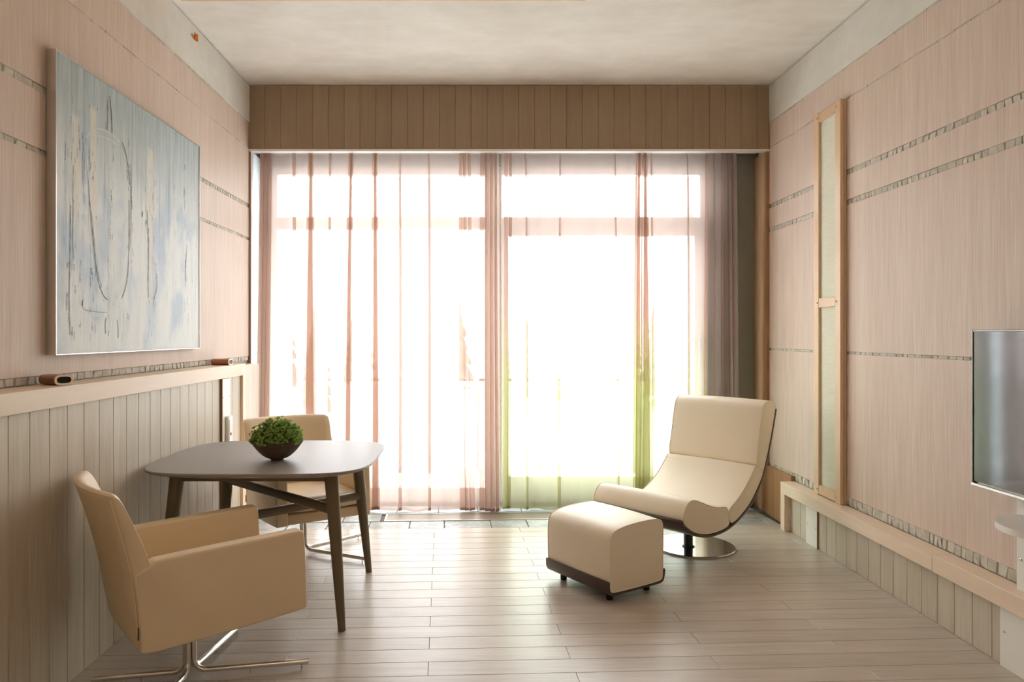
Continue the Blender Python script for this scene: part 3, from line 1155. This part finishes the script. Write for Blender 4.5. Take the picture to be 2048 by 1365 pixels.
# ------------------------------------------------------------------ copper tubes on the ledge
def copper_tube(loc, rz, label):
    t = empty('copper_tube', loc, rz)
    tag(t, label, 'tube', 'oval copper tubes on the ledge')
    n = 36
    def oval(a, b):
        out = []
        for i in range(n):
            th = 2 * PI * i / n
            c, s = math.cos(th), math.sin(th)
            e = 2 / 3.0
            out.append((math.copysign(abs(c) ** e, c) * a, math.copysign(abs(s) ** e, s) * b + 0.021))
        return out
    prof = [(-0.060, 0.90), (-0.052, 0.99), (0.052, 1.0), (0.056, 1.0)]
    MB().loft([[(x, y * k, 0.021 + (z - 0.021) * k) for y, z in oval(0.037, 0.021)] for x, k in prof], cap=True).build('body', M['copper'], t, 50)
    o_, i_ = oval(0.037, 0.021), oval(0.029, 0.013)
    MB().loft([[(0.056, y, z) for y, z in o_], [(0.060, y * 0.985, 0.021 + (z - 0.021) * 0.97) for y, z in o_], [(0.060, y, z) for y, z in i_], [(0.0565, y, z) for y, z in i_]], cap=False).build('rim', M['copper_rim'], t, 50)
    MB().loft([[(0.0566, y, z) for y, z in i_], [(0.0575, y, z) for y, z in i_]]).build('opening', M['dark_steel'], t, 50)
    return t


copper_tube((-1.688, 2.90, 1.18), math.radians(-30), 'nearer oval copper tube on the left ledge below the painting')
copper_tube((-1.685, 4.78, 1.18), math.radians(-3), 'farther oval copper tube on the left ledge near its end')

# ------------------------------------------------------------------ dining table
tb = empty('dining_table', (-1.06, 3.80, 0))
tag(tb, 'taupe square table with rounded sides, splayed legs and crossed stretchers', 'table')


def squircle(a, b, n=4.4, m=96):
    out = []
    for i in range(m):
        th = 2 * PI * i / m
        c, s = math.cos(th), math.sin(th)
        out.append((math.copysign(abs(c) ** (2 / n), c) * a, math.copysign(abs(s) ** (2 / n), s) * b))
    return out


A, B = 0.545, 0.525
rings = []
for d, z in ((0.045, 0.722), (0.012, 0.733), (0.002, 0.738), (0.0, 0.742), (0.0, 0.747), (0.003, 0.750)):
    rings.append([(x, y, z) for x, y in squircle(A - d, B - d)])
MB().loft(rings).build('tabletop', M['table'], tb, 25)
LT, LF = (0.365, 0.355), (0.428, 0.42)
for sx in (-1, 1):
    for sy in (-1, 1):
        p0 = Vector((sx * LT[0], sy * LT[1], 0.721)); p1 = Vector((sx * LF[0], sy * LF[1], 0.0))
        pts = [p0.lerp(p1, t) for t in (0, 0.35, 0.7, 1.0)]
        MB().tube(pts, [0.034, 0.030, 0.024, 0.018], 20).build('leg', M['table_leg'], tb, 40)
for s in (-1, 1):
    MB().box(-LT[0], LT[0], s * LT[1] - 0.014, s * LT[1] + 0.014, 0.685, 0.721, 0.003).build('apron', M['table_leg'], tb, 40)
    MB().box(s * LT[0] - 0.014, s * LT[0] + 0.014, -LT[1], LT[1], 0.685, 0.721, 0.003).build('apron', M['table_leg'], tb, 40)
def leg_at(sx, sy, z):
    t = 1 - z / 0.721
    return (sx * (LT[0] + (LF[0] - LT[0]) * t), sy * (LT[1] + (LF[1] - LT[1]) * t), z)
MB().tube([leg_at(-1, 1, 0.55), leg_at(1, -1, 0.55)], 0.0235, 20).build('stretcher', M['table_leg'], tb, 40)
MB().tube([leg_at(1, 1, 0.455), leg_at(-1, -1, 0.455)], 0.0235, 20).build('stretcher', M['table_leg'], tb, 40)

# ------------------------------------------------------------------ bowl with plant
pl = empty('potted_plant', (-1.009, 3.654, 0.7502))
tag(pl, 'brown clay bowl of bushy green leaves on the table', 'plant')
outer = [(0.030, 0.0), (0.033, 0.004), (0.032, 0.008)] + [(0.034 + (0.131 - 0.034) * t, 0.008 + 0.089 * t ** 1.75) for t in [k / 12 for k in range(1, 13)]]
inner = [(0.127, 0.0975), (0.122, 0.086), (0.05, 0.070)]
MB().lathe(outer + inner, 48).build('bowl', M['bowl'], pl, 50)
rp = random.Random(21)
mb = MB()
dome = []
for i in range(1000):
    th = rp.uniform(0, 2 * PI)
    ph = math.acos(1 - rp.random() * 1.0)
    bumpy = 1 + 0.08 * math.sin(5 * th + 3 * ph) + 0.06 * math.sin(9 * th - 4 * ph)
    rr = 0.122 * bumpy * rp.uniform(0.86, 1.03)
    p = Vector((rr * math.sin(ph) * math.cos(th) * 1.02, rr * math.sin(ph) * math.sin(th) * 1.02, 0.088 + rr * math.cos(ph) * 0.92))
    nrm = Vector((math.sin(ph) * math.cos(th), math.sin(ph) * math.sin(th), math.cos(ph) * 1.1 + 0.15)).normalized()
    a = nrm.orthogonal().normalized()
    b = nrm.cross(a)
    m = 7
    s = rp.uniform(0.006, 0.0105)
    o0 = rp.uniform(0, 6)
    for lay in range(2):
        for k in range(m):
            an = o0 + 2 * PI * k / m + lay * 0.4
            d = a * math.cos(an) + b * math.sin(an)
            e = a * -math.sin(an) + b * math.cos(an)
            tilt = 0.45 + 0.5 * lay
            dirn = (d * math.cos(tilt) + nrm * math.sin(tilt)).normalized()
            w = s * 0.36
            q = [p, p + dirn * s * 0.55 + e * w, p + dirn * s * 1.05 + nrm * s * 0.08, p + dirn * s * 0.55 - e * w]
            v = [mb.bm.verts.new(x) for x in q]
            mb.bm.faces.new(v)
leaf_me = mb.mesh('foliage', M['leaf'], 180)
o = link('foliage', leaf_me, pl)
o['kind'] = 'stuff'
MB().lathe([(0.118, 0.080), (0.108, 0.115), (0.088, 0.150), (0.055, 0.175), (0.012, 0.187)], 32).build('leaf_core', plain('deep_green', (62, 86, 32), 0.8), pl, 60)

# ------------------------------------------------------------------ swivel armchair
def leg_tube(L, ang):
    d = Vector((math.cos(ang), math.sin(ang), 0))
    pts = [d * 0.016 + Vector((0, 0, 0.245)), d * 0.016 + Vector((0, 0, 0.085))]
    c = d * (0.016 + 0.05) + Vector((0, 0, 0.080))
    for k in range(1, 8):
        a = PI / 2 * k / 8
        pts.append(c - d * 0.05 * math.cos(a) - Vector((0, 0, 0.05 * math.sin(a))))
    pts += [d * 0.075 + Vector((0, 0, 0.030)), d * L + Vector((0, 0, 0.026))]
    mb = MB().tube(pts, 0.0115, 14)
    return mb, d


def make_armchair(loc, facing, label, base_turn):
    t = empty('swivel_armchair', loc, facing)
    tag(t, label, 'armchair', 'cream swivel armchairs at the table')
    W = 0.58
    arm = chaikin([(-0.246, 0.252), (-0.10, 0.257), (0.071, 0.263), (0.340, 0.280), (0.374, 0.284), (0.378, 0.31), (0.366, 0.57), (0.360, 0.598), (0.330, 0.598),
                   (0.0, 0.588), (-0.190, 0.580), (-0.20, 0.577), (-0.262, 0.548), (-0.267, 0.530), (-0.244, 0.29)], 2)
    for s in (-1, 1):
        y0, y1 = (s * W / 2 - s * 0.068, s * W / 2)
        soft_prism(arm, min(y0, y1), max(y0, y1), 0.011, 0.0, 4, 3).build('armrest', M['leather'], t, 60)
    # curved backrest
    prof = chaikin([(-0.236, 0.248), (-0.248, 0.30), (-0.276, 0.55), (-0.330, 0.775), (-0.346, 0.824), (-0.322, 0.836), (-0.296, 0.812), (-0.262, 0.735), (-0.200, 0.582), (-0.180, 0.43), (-0.170, 0.27), (-0.19, 0.25)], 2)
    rings = []
    ny = 22
    for i in range(ny + 1):
        v = -1 + 2 * i / ny
        edge = 0.012 * max(0.0, (abs(v) - 0.94) / 0.06)
        q = inset(prof, edge)
        y = v * (W / 2 - 0.0025)
        ring = []
        for x, z in q:
            zz = (z - 0.25) / 0.58
            bulge = 0.060 * (1 - v * v) * (0.55 + 0.45 * zz)
            lift = 0.030 * (1 - v * v) * max(0.0, 1 - zz * 3)
            rear = 1.0 if x < -0.22 or z > 0.43 else 0.7
            ring.append((x - bulge * rear, y, z + lift + 0.004 * (1 - v * v) * zz))
        rings.append(ring)
    MB().loft(rings).build('backrest', M['leather'], t, 60)
    # piping along the rear edge of the back
    for s in (-1, 1):
        mbp = MB()
        pts = [(-0.249, s * 0.284, 0.30), (-0.2768, s * 0.286, 0.55), (-0.3315, s * 0.286, 0.775), (-0.342, s * 0.284, 0.815)]
        mbp.tube(spline(pts, 5), 0.0028, 6)
        mbp.build('piping', M['leather'], t, 60)
    mbp = MB()
    pts = []
    for i in range(17):
        v = -0.98 + 1.96 * i / 16
        pts.append((-0.341 - 0.060 * (1 - v * v), v * W / 2, 0.8255 + 0.004 * (1 - v * v)))
    mbp.tube(pts, 0.0028, 6)
    mbp.build('piping', M['leather'], t, 60)
    bx = chaikin([(-0.20, 0.262), (0.10, 0.268), (0.335, 0.278), (0.352, 0.29), (0.352, 0.335), (0.34, 0.345), (-0.2, 0.335)], 2)
    soft_prism(bx, -W / 2 + 0.069, W / 2 - 0.069, 0.004).build('seat_base', M['leather'], t, 50)
    st = chaikin([(-0.21, 0.34), (0.0, 0.345), (0.335, 0.349), (0.356, 0.362), (0.358, 0.41), (0.335, 0.432), (0.15, 0.436), (-0.21, 0.418)], 2)
    soft_prism(st, -W / 2 + 0.0695, W / 2 - 0.0695, 0.014, 0.006).build('seat_cushion', M['leather'], t, 60)
    tg = MB().box(-0.0015, 0.0015, -0.009, 0.0, -0.022, 0.022).build('maker_tag', M['tag'], t, None, (-0.252, -0.283, 0.335))
    tg['label'] = 'small dark fabric tag on the rear seam'
    base = MB().lathe([(0.030, 0.222), (0.032, 0.226), (0.032, 0.262), (0.05, 0.264), (0.05, 0.272)], 28).build('pedestal', M['chrome'], t, 40)
    base.rotation_euler = (0, 0, base_turn)
    for L, a in ((0.465, -36), (0.465, 36), (0.365, 142), (0.365, 218)):
        mb, d = leg_tube(L, math.radians(a))
        lg = mb.build('leg', M['chrome'], base, 40)
    for L, a in ((0.465, -36), (0.465, 36), (0.365, 142), (0.365, 218)):
        d = Vector((math.cos(math.radians(a)), math.sin(math.radians(a)), 0))
        for k in (0.5, 0.94):
            mb = MB()
            mb.lathe([(0.0035, 0.0), (0.0035, 0.019)], 10, tuple(d * L * k))
            mb.build('glide', M['chrome'], base, 40)
    return t


ch1 = make_armchair((-1.155, 2.91, 0), math.radians(37), 'cream leather swivel armchair in the foreground, seen from behind', math.radians(11))
ch2 = copy_tree(ch1)
ch2.location = (-1.097, 4.57, 0)
ch2.rotation_euler = (0, 0, math.radians(-57))
ch2['label'] = 'cream leather swivel armchair behind the table, facing the room'
for c in ch2.children:
    if c.name.startswith('pedestal'):
        c.rotation_euler = (0, 0, math.radians(69))

# ------------------------------------------------------------------ lounge chair
lc = empty('lounge_chair', (1.403, 4.72, 0), math.radians(221))
tag(lc, 'ivory leather reclining lounge chair on a round steel base', 'lounge chair')
WL = 0.65
outer = spline([(.632, .328), (.600, .285), (.500, .228), (.372, .195), (.25, .188), (.129, .199), (0, .236), (-.134, .301), (-.225, .380), (-.305, .480), (-.370, .610), (-.425, .745), (-.474, .888)], 5)
inn = []
for i, p in enumerate(outer):
    a, b = outer[max(i - 1, 0)], outer[min(i + 1, len(outer) - 1)]
    tx, tz = b[0] - a[0], b[1] - a[1]
    L = math.hypot(tx, tz)
    inn.append((p[0] + tz / L * 0.015, p[1] - tx / L * 0.015))
shell_p = outer + inn[::-1]
soft_prism(shell_p, -WL / 2 - 0.004, WL / 2 + 0.004, 0.003, 0, 2, 2).build('shell', M['shell'], lc, 50)
seat_p = chaikin([(.606, .318), (.56, .280), (.48, .238), (.372, .213), (.25, .206), (.150, .215), (.118, .226), (.116, .25), (.136, .334), (.17, .345), (.25, .352), (.324, .372), (.42, .408), (.49, .434), (.545, .436), (.588, .405), (.612, .358)], 2)
soft_prism(seat_p, -WL / 2, WL / 2, 0.009, 0.005).build('seat_cushion', M['leather2'], lc, 60)
mid_p = chaikin([(.104, .228), (.05, .238), (0, .254), (-.125, .317), (-.21, .391), (-.292, .480), (-.290, .500), (-.225, .548), (-.190, .546), (-.165, .515), (-.08, .435), (.03, .362), (.120, .325), (.130, .30)], 2)
soft_prism(mid_p, -WL / 2, WL / 2, 0.009, 0.005).build('back_cushion', M['leather2'], lc, 60)
head_p = chaikin([(-.312, .490), (-.352, .575), (-.408, .710), (-.450, .820), (-.466, .885), (-.452, .930), (-.400, .952), (-.328, .948), (-.288, .918), (-.268, .850), (-.230, .67), (-.206, .575), (-.214, .548), (-.268, .508)], 2)
soft_prism(head_p, -WL / 2, WL / 2, 0.009, 0.005).build('head_cushion', M['leather2'], lc, 60)
for nm, pp in (('seat', seat_p), ('back', mid_p), ('head', head_p)):
    for s in (-1, 1):
        mbp = MB()
        q = inset(pp, 0.0015)
        ring = [(x, s * (WL / 2 - 0.0015), z) for x, z in q]
        mbp.tube(ring + [ring[0]], 0.0030, 6, False)
        mbp.build('piping', M['leather2'], lc, 60)
MB().lathe([(0.262, 0.0), (0.264, 0.002), (0.264, 0.009), (0.260, 0.012)], 72).build('base_disc', M['chrome'], lc, 30)
MB().lathe([(0.040, 0.0), (0.040, 0.004), (0.029, 0.006), (0.029, 0.205)], 32, (0.055, 0, 0.012)).build('stem', M['black'], lc, 40)

# ------------------------------------------------------------------ ottoman
ot = empty('ottoman', (0.70, 4.007, 0), math.radians(213.2))
tag(ot, 'ivory leather ottoman in a dark brown tray, before the lounge chair', 'ottoman')
WO = 0.50
tray_o = spline([(.208, .118), (.208, .085), (.200, .060), (.180, .047), (.10, .045), (-.10, .045), (-.170, .047), (-.196, .060), (-.206, .090), (-.208, .118)], 4)
inn = []
for i, p in enumerate(tray_o):
    a, b = tray_o[max(i - 1, 0)], tray_o[min(i + 1, len(tray_o) - 1)]
    tx, tz = b[0] - a[0], b[1] - a[1]
    L = math.hypot(tx, tz)
    inn.append((p[0] + tz / L * 0.011, p[1] - tx / L * 0.011))
soft_prism(tray_o + inn[::-1], -WO / 2 - 0.004, WO / 2 + 0.004, 0.002, 0, 2, 2).build('tray', M['shell'], ot, 50)
oc = chaikin([(.194, .10), (.190, .066), (.165, .058), (0, .057), (-.165, .058), (-.190, .066), (-.194, .10), (-.196, .25), (-.196, .352), (-.182, .386), (-.13, .398), (0, .397), (.10, .389), (.165, .374), (.190, .346), (.197, .30), (.197, .22)], 2)
soft_prism(oc, -WO / 2, WO / 2, 0.009, 0.005).build('cushion', M['leather2'], ot, 60)
for s in (-1, 1):
    mbp = MB()
    q = inset(oc, 0.0015)
    ring = [(x, s * (WO / 2 - 0.0015), z) for x, z in q]
    mbp.tube(ring + [ring[0]], 0.0030, 6, False)
    mbp.build('piping', M['leather2'], ot, 60)
for sx in (-1, 1):
    for sy in (-1, 1):
        MB().lathe([(0.016, 0), (0.018, 0.004), (0.018, 0.046)], 18, (sx * 0.135, sy * 0.185, 0)).build('foot', M['black'], ot, 40)

# ------------------------------------------------------------------ floor vent in the slate strip
fv = empty('floor_vent', ((GU0 + GU1) / 2 - TILT * (VS + 0.31 - 4), VS + 0.317 + TILT * (GU0 + GU1) / 2, -0.004), math.atan(TILT))
tag(fv, 'long metal heating grille let into the slate strip by the window', 'vent')
hw, hd = (GU1 - GU0) / 2 - 0.004, 0.105
mb = MB()
mb.box(-hw, hw, -hd, -hd + 0.014, -0.006, 0.007).box(-hw, hw, hd - 0.014, hd, -0.006, 0.007)
mb.box(-hw, -hw + 0.014, -hd + 0.014, hd - 0.014, -0.006, 0.007).box(hw - 0.014, hw, -hd + 0.014, hd - 0.014, -0.006, 0.007)
mb.build('frame', M['silver'], fv)
sl = MB().box(-hw + 0.014, hw - 0.014, -0.0042, 0.0042, -0.005, 0.005).mesh('slat', plain('warm_metal', (176, 164, 150), 0.35, 0.5))
for i in range(14):
    link('slat', sl, fv, (0, -hd + 0.022 + i * 0.0124, 0))
